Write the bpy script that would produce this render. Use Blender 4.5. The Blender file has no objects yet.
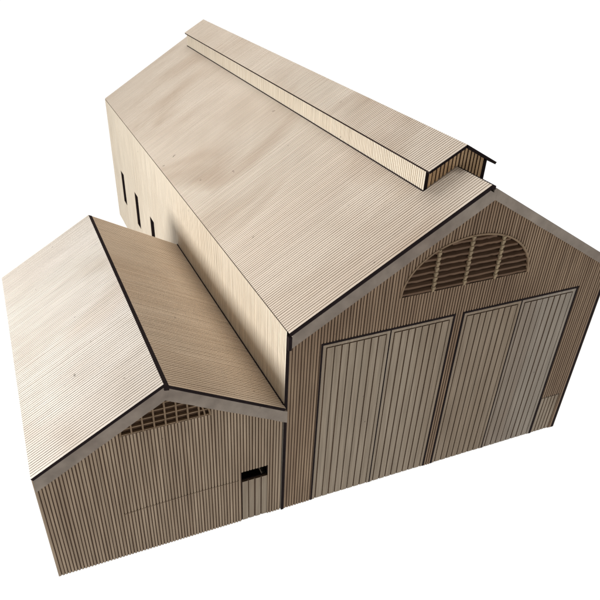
import bpy, math, random
from mathutils import Vector
random.seed(7)
S = 0.15                     # one model unit = the width of the hall front = 15 cm
scene = bpy.context.scene
col = scene.collection

# ------------------------------------------------------------ dimensions
L = 2.3066; HE = .62168; HR = .91192
WA = .63139; LA = 1.00525; HEA = .37704; HRA = .55846; XRA = -.30665; ZJ = .39386
LX = .0882; LY0 = .1218; LY1 = 2.1785; LZ = .97198; LH = .91894; LO = .0089; LOH = .0246
HD = .55288; OH = .0144
T = .0115                    # sheet thickness
P = .0084                    # pitch of the engraved lines
SL = (HR - HE) / .5
CS = 1 / math.sqrt(1 + SL * SL)

# ------------------------------------------------------------ materials
def ply(name, c1, c2, grain, blotch=.5, rough=.75, smudge=(.35, .27, .2), smudge_amt=.35, line_var=.25, sat=1.0):
    m = bpy.data.materials.new(name); m.use_nodes = True
    nt = m.node_tree; N = nt.nodes; K = nt.links; N.clear()
    out = N.new('ShaderNodeOutputMaterial'); b = N.new('ShaderNodeBsdfPrincipled')
    b.inputs['Roughness'].default_value = rough
    b.inputs['Specular IOR Level'].default_value = .08 if 'charred' in name else .3
    K.new(b.outputs[0], out.inputs[0])
    tc = N.new('ShaderNodeTexCoord')
    sc = N.new('ShaderNodeVectorMath'); sc.operation = 'SCALE'; sc.inputs['Scale'].default_value = 1 / S
    K.new(tc.outputs['Object'], sc.inputs[0])
    def noise(scale, mapv=(1, 1, 1), detail=3, off=0, dist=0):
        mp = N.new('ShaderNodeMapping'); mp.inputs['Scale'].default_value = mapv
        mp.inputs['Location'].default_value = (off, off * .7, off * 1.3)
        K.new(sc.outputs[0], mp.inputs[0])
        n = N.new('ShaderNodeTexNoise'); n.inputs['Scale'].default_value = scale
        n.inputs['Detail'].default_value = detail; n.inputs['Distortion'].default_value = dist
        K.new(mp.outputs[0], n.inputs[0]); return n.outputs['Fac']
    def ramp(x, a, b_):
        r = N.new('ShaderNodeMapRange'); r.inputs[1].default_value = a; r.inputs[2].default_value = b_
        K.new(x, r.inputs[0]); return r.outputs[0]
    def mix(f, a, b_, mode='MIX'):
        x = N.new('ShaderNodeMix'); x.data_type = 'RGBA'; x.blend_type = mode
        if isinstance(f, float): x.inputs[0].default_value = f
        else: K.new(f, x.inputs[0])
        for i, v in ((6, a), (7, b_)):
            if isinstance(v, tuple): x.inputs[i].default_value = (*v, 1)
            else: K.new(v, x.inputs[i])
        return x.outputs[2]
    def mul(x, k):
        q = N.new('ShaderNodeMath'); q.operation = 'MULTIPLY'; q.inputs[1].default_value = k
        K.new(x, q.inputs[0]); return q.outputs[0]
    g = ramp(noise(1, grain, 4), .32, .68)
    c = mix(mul(g, line_var * 2), c1, c2)
    bl = ramp(noise(2.6, (1, 1, 1), 5, 3.1, 1.2), .38, .72)
    c = mix(mul(bl, blotch), c, c2)
    # cloudy figure of the birch veneer, stretched along the grain
    cg = tuple(min(max(v * .045, 1.3), 2.2 if 'roof' in name else 9) for v in grain)
    cl = ramp(noise(1.1, cg, 5, 7.7, .9), .50, .72)
    c = mix(mul(cl, smudge_amt), c, smudge)
    sp = ramp(noise(34, (1, 1, 1), 2, 1.7), .765, .79)
    c = mix(mul(sp, .6), c, tuple(v * .35 for v in smudge))
    fine = ramp(noise(2.2, grain, 3, 5), .25, .75)
    f2 = N.new('ShaderNodeMapRange'); f2.inputs[3].default_value = .91 if 'roof' in name else .80; f2.inputs[4].default_value = 1.07 if 'roof' in name else 1.16
    K.new(fine, f2.inputs[0])
    hs = N.new('ShaderNodeHueSaturation'); K.new(c, hs.inputs['Color']); K.new(f2.outputs[0], hs.inputs['Value']); hs.inputs['Saturation'].default_value = sat
    K.new(hs.outputs[0], b.inputs['Base Color'])
    bp = N.new('ShaderNodeBump'); bp.inputs['Strength'].default_value = .35; bp.inputs['Distance'].default_value = S * .002
    K.new(g, bp.inputs['Height']); K.new(bp.outputs[0], b.inputs['Normal'])
    return m

GV = (85, 85, 3.5)           # grain running up the walls
GR = (3.5, 85, 3.5)          # grain running down the roof slopes
M = {
 'wall':   ply('plywood_wall', (.44, .315, .205), (.28, .187, .12), GV, smudge=(.17, .095, .055), smudge_amt=.5, line_var=.5),  # darker than the side plywood: shade of the front put into the colour
 'awall':  ply('plywood_annex_wall', (.53, .41, .29), (.36, .265, .18), GV, smudge=(.24, .155, .10), smudge_amt=.45, line_var=.5),  # annex front likewise has its shade put into the colour
 'wall_g': ply('scorched_groove', (.185, .115, .07), (.115, .07, .042), GV, smudge=(.055, .033, .02)),
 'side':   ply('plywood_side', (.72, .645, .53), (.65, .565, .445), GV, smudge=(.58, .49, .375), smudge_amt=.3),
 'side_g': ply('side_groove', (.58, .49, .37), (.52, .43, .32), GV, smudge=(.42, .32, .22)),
 'roof':   ply('plywood_roof', (.67, .59, .50), (.565, .475, .385), GR, smudge=(.44, .33, .24), smudge_amt=.75, blotch=.7, line_var=.15),
 'roof_g': ply('roof_groove', (.53, .44, .35), (.45, .355, .27), GR, smudge=(.25, .17, .11)),
 'door':   ply('plywood_door', (.44, .36, .27), (.34, .27, .195), GV, smudge=(.24, .165, .105), smudge_amt=.6, line_var=.5),
 'door_pale': ply('plywood_door_greyer', (.41, .355, .29), (.325, .275, .22), GV, smudge=(.27, .20, .145), smudge_amt=.6, line_var=.5),
 'lend':   ply('plywood_lantern_end', (.80, .56, .33), (.68, .44, .24), GV, smudge=(.40, .23, .11)),
 'fascia': ply('fascia_card', (.37, .31, .255), (.265, .215, .175), (14, 14, 14), smudge=(.16, .11, .085), smudge_amt=.6),
 'rim':    ply('rim_wood', (.32, .22, .135), (.22, .145, .085), (20, 20, 20), smudge=(.2, .13, .08)),
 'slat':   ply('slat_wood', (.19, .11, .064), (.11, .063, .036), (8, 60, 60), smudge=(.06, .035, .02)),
 'crack':  ply('faint_seam', (.27, .19, .13), (.20, .14, .09), GV),
 'roof_glare': ply('plywood_roof_glare', (.60, .56, .51), (.50, .445, .385), GR, smudge=(.43, .355, .285), smudge_amt=.7, blotch=.75, line_var=.15),  # annex left slope and its grooves: whitish window glare put into the colour
 'glare_g': ply('glare_groove', (.50, .445, .385), (.43, .37, .31), GR, smudge=(.36, .28, .21)),
 'bar':    ply('mullion_wood', (.42, .32, .20), (.30, .22, .13), (20, 20, 20), smudge=(.2, .13, .08)),
 'roof_bounce': ply('plywood_roof_bounce', (.65, .515, .38), (.55, .42, .30), GR, smudge=(.47, .33, .215), smudge_amt=.7, blotch=.7),  # annex right slope and its grooves: warm bounce light put into the colour
 'bounce_g':  ply('bounce_groove', (.47, .345, .235), (.39, .28, .18), GR, smudge=(.26, .17, .11)),
 'char':   ply('charred_edge', (.013, .009, .010), (.030, .019, .019), (30, 30, 30), smudge=(.015, .01, .01), rough=.85),
}
gm = bpy.data.materials.new('glowing_ground_white'); gm.use_nodes = True
_n = gm.node_tree.nodes; _b = _n['Principled BSDF']
_b.inputs['Base Color'].default_value = (.06, .06, .06, 1); _b.inputs['Roughness'].default_value = .9
_b.inputs['Emission Color'].default_value = (1, 1, 1, 1); _b.inputs['Emission Strength'].default_value = 1.0  # added glow: keeps the ground white and shadowless, fills the front walls

# ------------------------------------------------------------ mesh builder
class MB:
    def __init__(s): s.v = []; s.f = []; s.m = []
    def hexa(s, p, mats=0):
        """p: 8 points, bottom 4 then top 4 in the same order; mats: int or 6 slots (bottom, top, 4 sides)"""
        o = len(s.v); s.v += [tuple(q) for q in p]
        F = [(3, 2, 1, 0), (4, 5, 6, 7), (0, 1, 5, 4), (1, 2, 6, 5), (2, 3, 7, 6), (3, 0, 4, 7)]
        for i, f in enumerate(F):
            s.f.append(tuple(o + k for k in f)); s.m.append(mats if isinstance(mats, int) else mats[i])
    def box(s, x0, x1, y0, y1, z0, z1, mats=0):
        s.hexa([(x0, y0, z0), (x1, y0, z0), (x1, y1, z0), (x0, y1, z0),
                (x0, y0, z1), (x1, y0, z1), (x1, y1, z1), (x0, y1, z1)], mats)
    def prism(s, poly, y0, y1, mat=0, endmat=None):
        """polygon in x,z extruded from y0 to y1"""
        o = len(s.v); n = len(poly)
        s.v += [(x, y0, z) for x, z in poly] + [(x, y1, z) for x, z in poly]
        s.f.append(tuple(range(o, o + n))); s.m.append(mat if endmat is None else endmat)
        s.f.append(tuple(range(o + 2 * n - 1, o + n - 1, -1))); s.m.append(mat if endmat is None else endmat)
        for i in range(n):
            j = (i + 1) % n
            s.f.append((o + j, o + i, o + n + i, o + n + j)); s.m.append(mat)
    def sheet(s, u0, u1, vlo, vhi, fn, holes=(), groove=.36, depth=.0026, thick=T, pitch=P, jit=.045, under=None, plain=False):
        """engraved sheet: raised strips (slot 0) on a backing (slot 1, edges slot 2).
        fn(u, v, d) gives the 3-D point at depth d; holes: (u_a, u_b, lo(u), hi(u))"""
        def spans(u):
            iv = [(vlo(u), vhi(u))]
            for a, b, lo, hi in holes:
                if a < u < b:
                    nl = []
                    for p, q in iv:
                        l, h = lo(u), hi(u)
                        if h <= p or l >= q: nl.append((p, q)); continue
                        if l > p: nl.append((p, l))
                        if h < q: nl.append((h, q))
                    iv = nl
            return iv
        cuts = sorted({round(c, 6) for h in holes for c in (h[0], h[1]) if u0 < c < u1} | {u0, u1, XMID(fn) if XMID(fn) is not None and u0 < XMID(fn) < u1 else u0})
        e = 1e-5
        def emit(a, b, d0, d1, mats):
            bp = [a] + [c for c in cuts if a + e < c < b - e] + [b]
            for p, q in zip(bp, bp[1:]):
                if q - p < 2 * e: continue
                sa, sb = spans(p + e), spans(q - e)
                if len(sa) != len(sb): continue
                for (l0, h0), (l1, h1) in zip(sa, sb):
                    s.hexa([fn(p, l0, d1), fn(q, l1, d1), fn(q, h1, d1), fn(p, h0, d1),
                            fn(p, l0, d0), fn(q, l1, d0), fn(q, h1, d0), fn(p, h0, d0)], mats)
        n = max(1, round((u1 - u0) / pitch)); w = (u1 - u0) / n
        for i in range(n):                               # strips
            g = w * groove * (1 + random.uniform(-jit * 3, jit * 3)); o = random.uniform(-jit, jit) * w
            a = u0 + i * w + g / 2 + o; b = u0 + (i + 1) * w - g / 2 + o
            if i == 0: a = u0
            if i == n - 1: b = u1
            dd = random.uniform(0, depth * .12)
            emit(a, b, dd, depth, (1, 0, 1, 1, 1, 1))
        nb = n * 2 if holes else 1                       # backing
        es = [u0 + (u1 - u0) * k / nb for k in range(nb + 1)]
        if not holes: es = sorted(set(es) | set(cuts))
        for a, b in zip(es, es[1:]):
            emit(a, b, depth, thick, (2, 1, 2, 2, 2, 2))
    def build(s, name, mats, parent=None, bevel=0):
        me = bpy.data.meshes.new(name)
        me.from_pydata([(x * S, y * S, z * S) for x, y, z in s.v], [], s.f)
        for k in mats: me.materials.append(M[k])
        me.polygons.foreach_set('material_index', s.m)
        me.update()
        o = bpy.data.objects.new(name, me); col.objects.link(o)
        if parent: o.parent = parent
        if bevel:
            b = o.modifiers.new('bevel', 'BEVEL'); b.width = bevel * S; b.segments = 2; b.limit_method = 'ANGLE'
        return o
def XMID(fn): return getattr(fn, 'mid', None)

def front_fn(y0, mid=None, sgn=1):
    f = lambda u, v, d: (u, y0 + sgn * d, v)
    f.mid = mid; return f
def side_fn(x0, sgn):
    return lambda u, v, d: (x0 + sgn * d, u, v)

hall = bpy.data.objects.new('model_building', None); col.objects.link(hall)
hall['label'] = 'laser-cut plywood scale model of a long gabled shed with ridge lantern and lower annex'
hall['category'] = 'model building'
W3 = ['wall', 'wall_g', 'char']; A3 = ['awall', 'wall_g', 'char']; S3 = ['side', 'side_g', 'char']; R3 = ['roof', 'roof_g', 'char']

zr = lambda x: HR - SL * abs(x - .5)                     # top of the hall roof
za = lambda x: (HRA - (XRA - x) * (HRA - HEA) / (XRA + WA)) if x < XRA else (HRA - (x - XRA) * (HRA - ZJ) / (-XRA))
zl = lambda x: LZ - abs(x - .5) * (LZ - LH) / (LX + LO)
UND = T / CS

# ------------------------------------------------------------ hall front wall
WX, WW, WZ, WH = .5, .1937, .6437, .1365                 # arched louvre opening
arch = lambda u: WZ + WH * math.sqrt(max(0, 1 - ((u - WX) / WW) ** 2))
DG = .0062
def rect(a, b, lo, hi): return (a, b, lambda u: lo, lambda u: hi)
mb = MB()
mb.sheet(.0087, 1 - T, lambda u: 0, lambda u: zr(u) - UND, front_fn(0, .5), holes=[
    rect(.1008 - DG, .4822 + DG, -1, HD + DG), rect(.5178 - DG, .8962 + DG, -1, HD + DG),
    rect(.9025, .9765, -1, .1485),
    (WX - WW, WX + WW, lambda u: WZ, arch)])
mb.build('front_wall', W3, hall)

# ------------------------------------------------------------ tall door leaves
def leaf(x0, x1, zt, name, n, frame=.0085, y=.0012, lab=None):
    m = MB()
    m.box(x0, x1, y + .003, y + .0085, 0.0, zt, (1,) * 6)
    pale = lab is not None
    k = .0034
    if frame:
        fr = MB()
        fr.box(x0, x0 + frame, y, y + .003, 0, zt - frame)
        fr.box(x1 - frame, x1, y, y + .003, 0, zt - frame)
        fr.box(x0, x1, y - .0003, y + .003, zt - frame, zt)
        a, b, t = x0 + frame + k, x1 - frame - k, zt - frame - k
    else:
        a, b, t = x0, x1, zt
    w = (b - a) / n
    for i in range(n):
        j = random.uniform(-.0004, .0004); kk = k * random.uniform(.8, 1.25)
        m.box(a + i * w + (kk / 2 if i else 0) + j, a + (i + 1) * w - (kk / 2 if i < n - 1 else 0) + j,
              y + random.uniform(0, .0005), y + .003, .001, t, (1, 1, 0, 1, 1, 1))
    o = m.build(name, ['door_pale' if pale else 'door', 'wall_g'], hall)
    if frame: fr.build('door_frame', ['door_pale' if pale else 'door'], o, bevel=.0005)
    if lab: o['label'] = lab
    return o
for a, b in ((.1008, .2915), (.2949, .4822), (.5178, .7051), (.7085, .8962)):
    leaf(a, b, HD, 'gate_leaf', 8, lab='paler grey door leaf at the far right of the tall doors' if a > .7 else None)
leaf(.9050, .9745, .146, 'wicket_door', 5, frame=0)

# burnt kerf lines round and between the leaves
m = MB()
for a, b in ((.1008 - DG, .1006), (.2917, .2947), (.4824, .4822 + DG), (.5178 - DG, .5176), (.7053, .7083), (.8964, .8962 + DG)):
    m.box(a + .0002, b - .0002, .0003, .0125, .0005, HD - .0002)
for a, b in ((.1008 - DG, .4822 + DG), (.5178 - DG, .8962 + DG)):
    m.box(a + .0002, b - .0002, -.0004, .0125, HD + .0001, HD + DG - .0002)
m.box(.9027, .9049, .0003, .0125, .0005, .1484); m.box(.9050, .9763, .0003, .0125, .1463, .1484)
m.build('door_kerf', ['char'], hall)

# dark plate behind the doors and louvres: interior shade put into its colour
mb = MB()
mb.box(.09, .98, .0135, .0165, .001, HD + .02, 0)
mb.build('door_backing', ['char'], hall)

# ------------------------------------------------------------ arched louvre window
def arch_rim(cx, cz, rx, rz, w, y0, y1, n=40, a0=0, a1=math.pi):
    m = MB()
    for i in range(n):
        t0 = a0 + (a1 - a0) * i / n; t1 = a0 + (a1 - a0) * (i + 1) / n
        q = lambda t, k: (cx - (rx + k) * math.cos(t), cz + (rz + k) * math.sin(t))
        i0, o0, i1, o1 = q(t0, -w * .5), q(t0, w * .5), q(t1, -w * .5), q(t1, w * .5)
        m.hexa([(i0[0], y0, i0[1]), (i1[0], y0, i1[1]), (i1[0], y1, i1[1]), (i0[0], y1, i0[1]),
                (o0[0], y0, o0[1]), (o1[0], y0, o1[1]), (o1[0], y1, o1[1]), (o0[0], y1, o0[1])])
    return m
r = arch_rim(WX, WZ, WW, WH, .0046, -.0012, .006)
aw = r.build('arched_window', ['rim'], hall)
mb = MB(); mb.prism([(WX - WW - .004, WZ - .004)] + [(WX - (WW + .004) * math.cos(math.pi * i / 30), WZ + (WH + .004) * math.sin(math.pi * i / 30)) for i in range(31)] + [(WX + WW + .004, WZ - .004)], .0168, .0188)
mb.build('window_backing', ['char'], aw)  # darkness behind the slats put into the plate's colour
ns = 8
for i in range(ns):
    z = WZ + .002 + i * WH / ns
    m = MB()
    if 1:
        zt = z + .0105
        h = WW * math.sqrt(max(0, 1 - ((z + .0065 - WZ) / WH) ** 2)) - .002
        if h < .02: continue
        n = 26; top = []; jl = [random.uniform(-.0011, .0011) for _ in range(n + 1)]
        for k in range(n):
            xa = WX - h + 2 * h * k / n; xb = WX - h + 2 * h * (k + 1) / n
            m.hexa([(xa, .0015, z + jl[k]), (xb, .0015, z + jl[k + 1]), (xb, .0150, z + .008), (xa, .0150, z + .008),
                    (xa, .0015, z + .0055 + jl[k] * .4), (xb, .0015, z + .0055 + jl[k + 1] * .4), (xb, .0150, z + .0135), (xa, .0150, z + .0135)])
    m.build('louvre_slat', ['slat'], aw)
for xb_ in (.4, .4938, .589):
    m = MB(); zt = arch(xb_) - .001; z = WZ; k = 0; st = .0068
    while z < zt:
        w = .0042 if k % 2 else .0034
        m.box(xb_ - w, xb_ + w, -.0028 if k % 2 else -.0012, .0045, z, min(z + st, zt)); z += st; k += 1
    m.build('mullion', ['bar'], aw, bevel=.0006)

# ------------------------------------------------------------ hall side, rear walls
slits = [(2.018, 2.092), (1.706, 1.778), (1.398, 1.470)]
mb = MB()
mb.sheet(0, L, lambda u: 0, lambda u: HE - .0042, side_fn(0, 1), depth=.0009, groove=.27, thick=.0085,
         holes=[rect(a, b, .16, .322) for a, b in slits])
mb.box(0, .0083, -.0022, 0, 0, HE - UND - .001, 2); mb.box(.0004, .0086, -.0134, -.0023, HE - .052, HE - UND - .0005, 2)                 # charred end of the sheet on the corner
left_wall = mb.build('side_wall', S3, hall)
for a, b in slits:                                       # scorched lining of each slit
    m = MB()
    m.box(.0012, T + .004, a, a + .002, .16, .322); m.box(.0012, T + .004, b - .002, b, .16, .322)
    m.box(.0012, T + .004, a + .002, b - .002, .16, .162); m.box(.0012, T + .004, a + .002, b - .002, .32, .322)
    m.box(T + .004, T + .007, a, b, .16, .322)  # dark plate closing the slit, coloured as the shaded interior
    m.build('slit_window', ['char'], left_wall)
mb = MB()
mb.sheet(0, L, lambda u: 0, lambda u: HE - .0042, side_fn(1, -1), depth=.0012, groove=.3)
mb.build('side_wall', S3, hall)
mb = MB()
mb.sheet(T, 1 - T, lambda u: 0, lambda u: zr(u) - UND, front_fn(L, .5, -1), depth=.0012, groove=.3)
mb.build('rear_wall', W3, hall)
mb = MB(); mb.box(T, 1 - T, T + .006, L - T, .001, .009); mb.build('floor_blocker', ['wall'], hall)  # added floor, keeps the ground's glow out of the hall

# ------------------------------------------------------------ roofs
def slope_fn(xe, ze, xr, zrr):
    """u = y, v = 0 at the eave .. 1 at the ridge, d = depth under the top surface"""
    dx, dz = xr - xe, zrr - ze; l = math.hypot(dx, dz)
    nx, nz = -dz / l, dx / l
    if nz < 0: nx, nz = -nx, -nz
    f = lambda u, v, d: (xe + dx * v - nx * d, u, ze + dz * v - nz * d)
    f.len = l; return f
def roof(name, fn, y0, y1, v1=1.0, thick=T, groove=.27, v0=0.0, lip=.0042, inset=.0125, mats=None):
    m = MB()
    m.sheet(y0, y1, lambda u: v0, lambda u: v1, fn, groove=groove, depth=.0013, thick=lip)
    a = v0 + inset / fn.len
    m.hexa([fn(y0, a, thick), fn(y1, a, thick), fn(y1, v1, thick), fn(y0, v1, thick),
            fn(y0, a, lip), fn(y1, a, lip), fn(y1, v1, lip), fn(y0, v1, lip)], 2)
    m.hexa([fn(y0 - .0008, v0, lip), fn(y0, v0, lip), fn(y0, v1, lip), fn(y0 - .0008, v1, lip),
            fn(y0 - .0008, v0, .0004), fn(y0, v0, .0004), fn(y0, v1, .0004), fn(y0 - .0008, v1, .0004)], 2)
    if y0 < 0: m.hexa([fn(y0, v0, thick), fn(-.0006, v0, thick), fn(-.0006, a - 1e-4, thick), fn(y0, a - 1e-4, thick),
            fn(y0, v0, lip), fn(-.0006, v0, lip), fn(-.0006, a - 1e-4, lip), fn(y0, a - 1e-4, lip)], 2)
    return m.build(name, mats or R3, hall)
fL = slope_fn(0, HE, .5, HR); fR = slope_fn(1, HE, .5, HR)
roof('roof_panel', fL, -OH, L)
roof('roof_panel', fR, .001, L, v1=1 - .011 / fR.len)
mb = MB()                                                # charred joint along the ridge
mb.hexa([(.5002, -OH - .0016, HR - .0105), (.5, L, HR - .016), (.511, L, HR - .018), (.511, -OH - .0016, HR - .0125),
         (.5, -OH - .0016, HR - .0002), (.5, L, HR - .0002), (.511, L, HR - .0035), (.511, -OH - .0016, HR - .0035)])
mb.build('ridge_joint', ['char'], hall)

def fascia(pts, y0=-OH + .001, y1=-.0004, h=.033, T=T):
    """board under the rake: pts (x, z of the roof top) at its two ends"""
    (xa, z0), (xb, z1) = pts
    c = math.cos(math.atan2(abs(z1 - z0), abs(xb - xa)))
    d1 = (T + .0006) / c; d2 = (T + h) / c
    m = MB(); n = 24; up = []; dn = []
    for i in range(n + 1):
        t = i / n; x = xa + (xb - xa) * t; z = z0 + (z1 - z0) * t
        up.append((x, z - d1)); dn.append((x, z - d2 + (random.uniform(-.0006, .0006) if 0 < i < n else 0)))
    m.prism(up + dn[::-1] if xb > xa else up[::-1] + dn, y0, y1, 0)
    return m.build('fascia_board', ['fascia'], hall)
xm = .5204
mb = MB()                                                # the left board runs on past the ridge to meet the narrower right one
mb.prism([(.009, zr(.009) - (T + .0006) / CS), (.5, HR - (T + .0006) / CS), (.5114, zr(.5114) - (T + .0006) / CS), (.5115, zr(.5115) - .0012 / CS),
          (xm, zr(xm) - .0012 / CS), (xm, zr(xm) - .0240 / CS), (.009, zr(.009) - .0445 / CS)], -OH + .001, -.0004)
mb.build('fascia_board', ['fascia'], hall)
fascia([(xm + .0002, zr(xm + .0002)), (.999, zr(.999))], h=.0234, T=.0006)

# ------------------------------------------------------------ ridge lantern
sf = SL
for sg in (-1, 1):
    x = .5 + sg * LX
    m = MB()
    zb = zr(x) - .006
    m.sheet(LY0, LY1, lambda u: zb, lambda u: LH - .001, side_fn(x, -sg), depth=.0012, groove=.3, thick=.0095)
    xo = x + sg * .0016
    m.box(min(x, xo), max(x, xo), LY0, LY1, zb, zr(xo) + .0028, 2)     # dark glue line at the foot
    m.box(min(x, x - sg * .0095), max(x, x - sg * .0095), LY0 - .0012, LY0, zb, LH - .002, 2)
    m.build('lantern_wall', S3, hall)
for y, sg in ((LY0, 1), (LY1, -1)):
    m = MB()
    m.sheet(.5 - LX + .0096, .5 + LX - .0096, lambda u: zr(u) - .004, lambda u: zl(u) - .0075, front_fn(y, .5, sg), depth=.003, thick=.0085, pitch=.0105)
    m.build('lantern_end', ['lend', 'slat', 'char'], hall)
LT = .0065
for sg in (-1, 1):
    fn = slope_fn(.5 + sg * (LX + LO), LH, .5, LZ)
    y0 = LY0 - LOH; y1 = LY1 + .004
    m = MB()
    m.sheet(y0, y1, lambda u: 0, lambda u: 1 if sg < 0 else 1 - .004 / fn.len, fn, groove=.3, depth=.0012, thick=.0024)
    m.hexa([fn(y0 - .0012, -.008, LT), fn(y1, -.008, LT), fn(y1, 1 - .01, LT), fn(y0 - .0012, 1 - .01, LT),
            fn(y0 - .0012, -.008, .0024), fn(y1, -.008, .0024), fn(y1, 1, .0024), fn(y0 - .0012, 1, .0024)], 2)
    m.hexa([fn(y0 - .0012, -.012, .0024), fn(y0, -.012, .0024), fn(y0, 1, .0024), fn(y0 - .0012, 1, .0024),
            fn(y0 - .0012, -.012, .0003), fn(y0, -.012, .0003), fn(y0, 1, .0003), fn(y0 - .0012, 1, .0003)], 2)
    m.build('lantern_roof', R3, hall)

# ------------------------------------------------------------ annex
AX, AW, AZ, AH = -.308, .1105, .4225, .086
arch2 = lambda u: AZ + AH * math.sqrt(max(0, 1 - ((u - AX) / AW) ** 2))
mb = MB()
ca = math.cos(math.atan2(HRA - HEA, XRA + WA))
mb.sheet(-WA, -.0032, lambda u: 0, lambda u: za(u) - T / ca, front_fn(0.0004, XRA), holes=[
    rect(-.119, -.042, -1, .194), (AX - AW, AX + AW, lambda u: AZ, arch2)])
mb.build('annex_front_wall', A3, hall)
mb = MB(); pz = [(-.44, .1615), (-.385, .1640), (-.332, .1656), (-.278, .1668), (-.222, .1676), (-.166, .1660), (-.127, .1652)]
for (a, c), (b, d) in zip(pz, pz[1:]):
    mb.hexa([(a, -.0002, c - .0004), (b, -.0002, d - .0004), (b, .003, d - .0004), (a, .003, c - .0004),
             (a, -.0002, c + .0003), (b, -.0002, d + .0003), (b, .003, d + .0003), (a, .003, c + .0003)])
mb.build('hairline_seam', ['crack'], hall)
mb = MB(); mb.box(-.0032, -.0004, .004, .010, 0, ZJ - .012); mb.build('corner_joint', ['char'], hall)
o = leaf(-.1165, -.0425, .1545, 'annex_door', 4, frame=0, y=.002)
mb = MB()                                                # scorched jambs and sill of the open transom
mb.box(-.1189, -.1175, .0035, .012, 0, .1938); mb.box(-.1175, -.0435, .009, .0118, .1545, .157)
mb.box(-.1175, -.0421, .0035, .012, .1925, .1938)
mb.build('transom_surround', ['char'], hall)
r = arch_rim(AX, AZ, AW, AH, .0045, -.0015, .006, n=32)
gw = r.build('grid_window', ['rim'], hall)
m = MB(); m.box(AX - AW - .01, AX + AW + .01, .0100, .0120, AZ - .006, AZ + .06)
m.build('window_backing', ['slat'], gw)  # added plate, its dark brown carries the shade of the recess
for i in range(1, 8):
    x = AX - AW + 2 * AW * i / 8
    m = MB(); m.box(x - .0018, x + .0018, -.0008, .0075, AZ, arch2(x) - .001); m.build('glazing_bar', ['rim'], gw)
for k in range(5):
    z = AZ + .0022 + k * .0172; h = AW * math.sqrt(max(0, 1 - ((z - AZ) / AH) ** 2)) - .001
    m = MB(); m.box(AX - h, AX + h, .0012, .008, z - .0015, z + .0015); m.build('glazing_bar', ['rim'], gw)
r = arch_rim(AX, AZ, AW - .013, AH, .0036, .0005, .006, n=10, a0=math.pi * .72)
r.build('curved_bar', ['rim'], gw)

mb = MB()
mb.sheet(.0125, LA, lambda u: 0, lambda u: HEA - .0042, side_fn(-WA, 1), depth=.0012, groove=.3)
mb.build('annex_side_wall', S3, hall)
mb = MB()
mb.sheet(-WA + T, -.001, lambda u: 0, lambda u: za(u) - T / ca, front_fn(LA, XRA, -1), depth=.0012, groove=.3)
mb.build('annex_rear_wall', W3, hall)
mb = MB(); mb.box(-WA + T, -.002, T + .003, LA - T, .001, .009); mb.build('annex_floor_blocker', ['wall'], hall)  # added floor, blocks the glowing ground under the annex
gL = slope_fn(-WA, HEA, XRA, HRA); gR = slope_fn(-.0012, ZJ, XRA, HRA)
roof('annex_roof_panel', gL, -OH, LA, thick=.0088, mats=['roof_glare', 'glare_g', 'char'])
roof('annex_roof_panel', gR, -OH, LA, v1=1 - .0125 / gR.len, thick=.0088, mats=['roof_bounce', 'bounce_g', 'char'])
mb = MB()
mb.hexa([(XRA, -OH - .0016, HRA - .018), (XRA, LA, HRA - .018), (XRA + .0115, LA, HRA - .02), (XRA + .0115, -OH - .0016, HRA - .02),
         (XRA, -OH - .0016, HRA - .0002), (XRA, LA, HRA - .0002), (XRA + .0115, LA, HRA - .0052), (XRA + .0115, -OH - .0016, HRA - .0052)])
mb.build('annex_ridge_joint', ['char'], hall)
# glue line where the annex roof meets the hall wall
mb = MB(); mb.box(-.0030, -.0002, 0, LA, ZJ - .006, ZJ + .0028); mb.build('roof_joint', ['char'], hall)
fascia([(-WA + .003, za(-WA + .003)), (XRA, HRA)], h=.0335, T=.0088)
fascia([(XRA, HRA), (.004, za(.004))], h=.0335, T=.0088)

# ------------------------------------------------------------ ground
me = bpy.data.meshes.new('ground'); R0 = 14
me.from_pydata([(-R0, -R0, -.0002), (R0, -R0, -.0002), (R0, R0, -.0002), (-R0, R0, -.0002)], [], [(0, 1, 2, 3)])
me.materials.append(gm)
g = bpy.data.objects.new('ground', me); col.objects.link(g); g['kind'] = 'structure'

# ------------------------------------------------------------ light
w = bpy.data.worlds.new('World'); scene.world = w; w.use_nodes = True
bg = w.node_tree.nodes['Background']; bg.inputs[0].default_value = (1, .97, .93, 1); bg.inputs[1].default_value = .2
def area(name, loc, target, sx, sy, power, color):
    d = bpy.data.lights.new(name, 'AREA'); d.shape = 'RECTANGLE'; d.size = sx * S; d.size_y = sy * S
    d.energy = power; d.color = color
    o = bpy.data.objects.new(name, d); col.objects.link(o)
    o.location = Vector(loc) * S
    o.rotation_euler = (Vector(target) - Vector(loc)).to_track_quat('-Z', 'Y').to_euler()
    return o
area('window_light', (-2.4, .4, 1.08), (-.1, .6, .5), .75, .5, 1.65, (1, .99, .97))
area('soft_top_light', (.3, 2.0, 3.6), (.0, .7, .5), 2.5, 2.5, 1.75, (1, .985, .96))

# ------------------------------------------------------------ camera
cam = bpy.data.cameras.new('camera'); co = bpy.data.objects.new('camera', cam); col.objects.link(co)
co.location = (-.5287 * S, -1.15162 * S, 1.44643 * S)
co.rotation_mode = 'XYZ'; co.rotation_euler = (.94913, -.00151, -.37237)
cam.sensor_fit = 'HORIZONTAL'; cam.sensor_width = 36; cam.lens = 641.892 / 600 * 36
cam.shift_x = (300 - 256.096) / 600; cam.shift_y = (358.541 - 300) / 600
cam.clip_start = .005; cam.clip_end = 100
scene.camera = co
scene.view_settings.view_transform = 'Standard'; scene.view_settings.look = 'None'
scene.view_settings.exposure = 0; scene.view_settings.gamma = 1
scene.render.resolution_x = 1024; scene.render.resolution_y = 1024
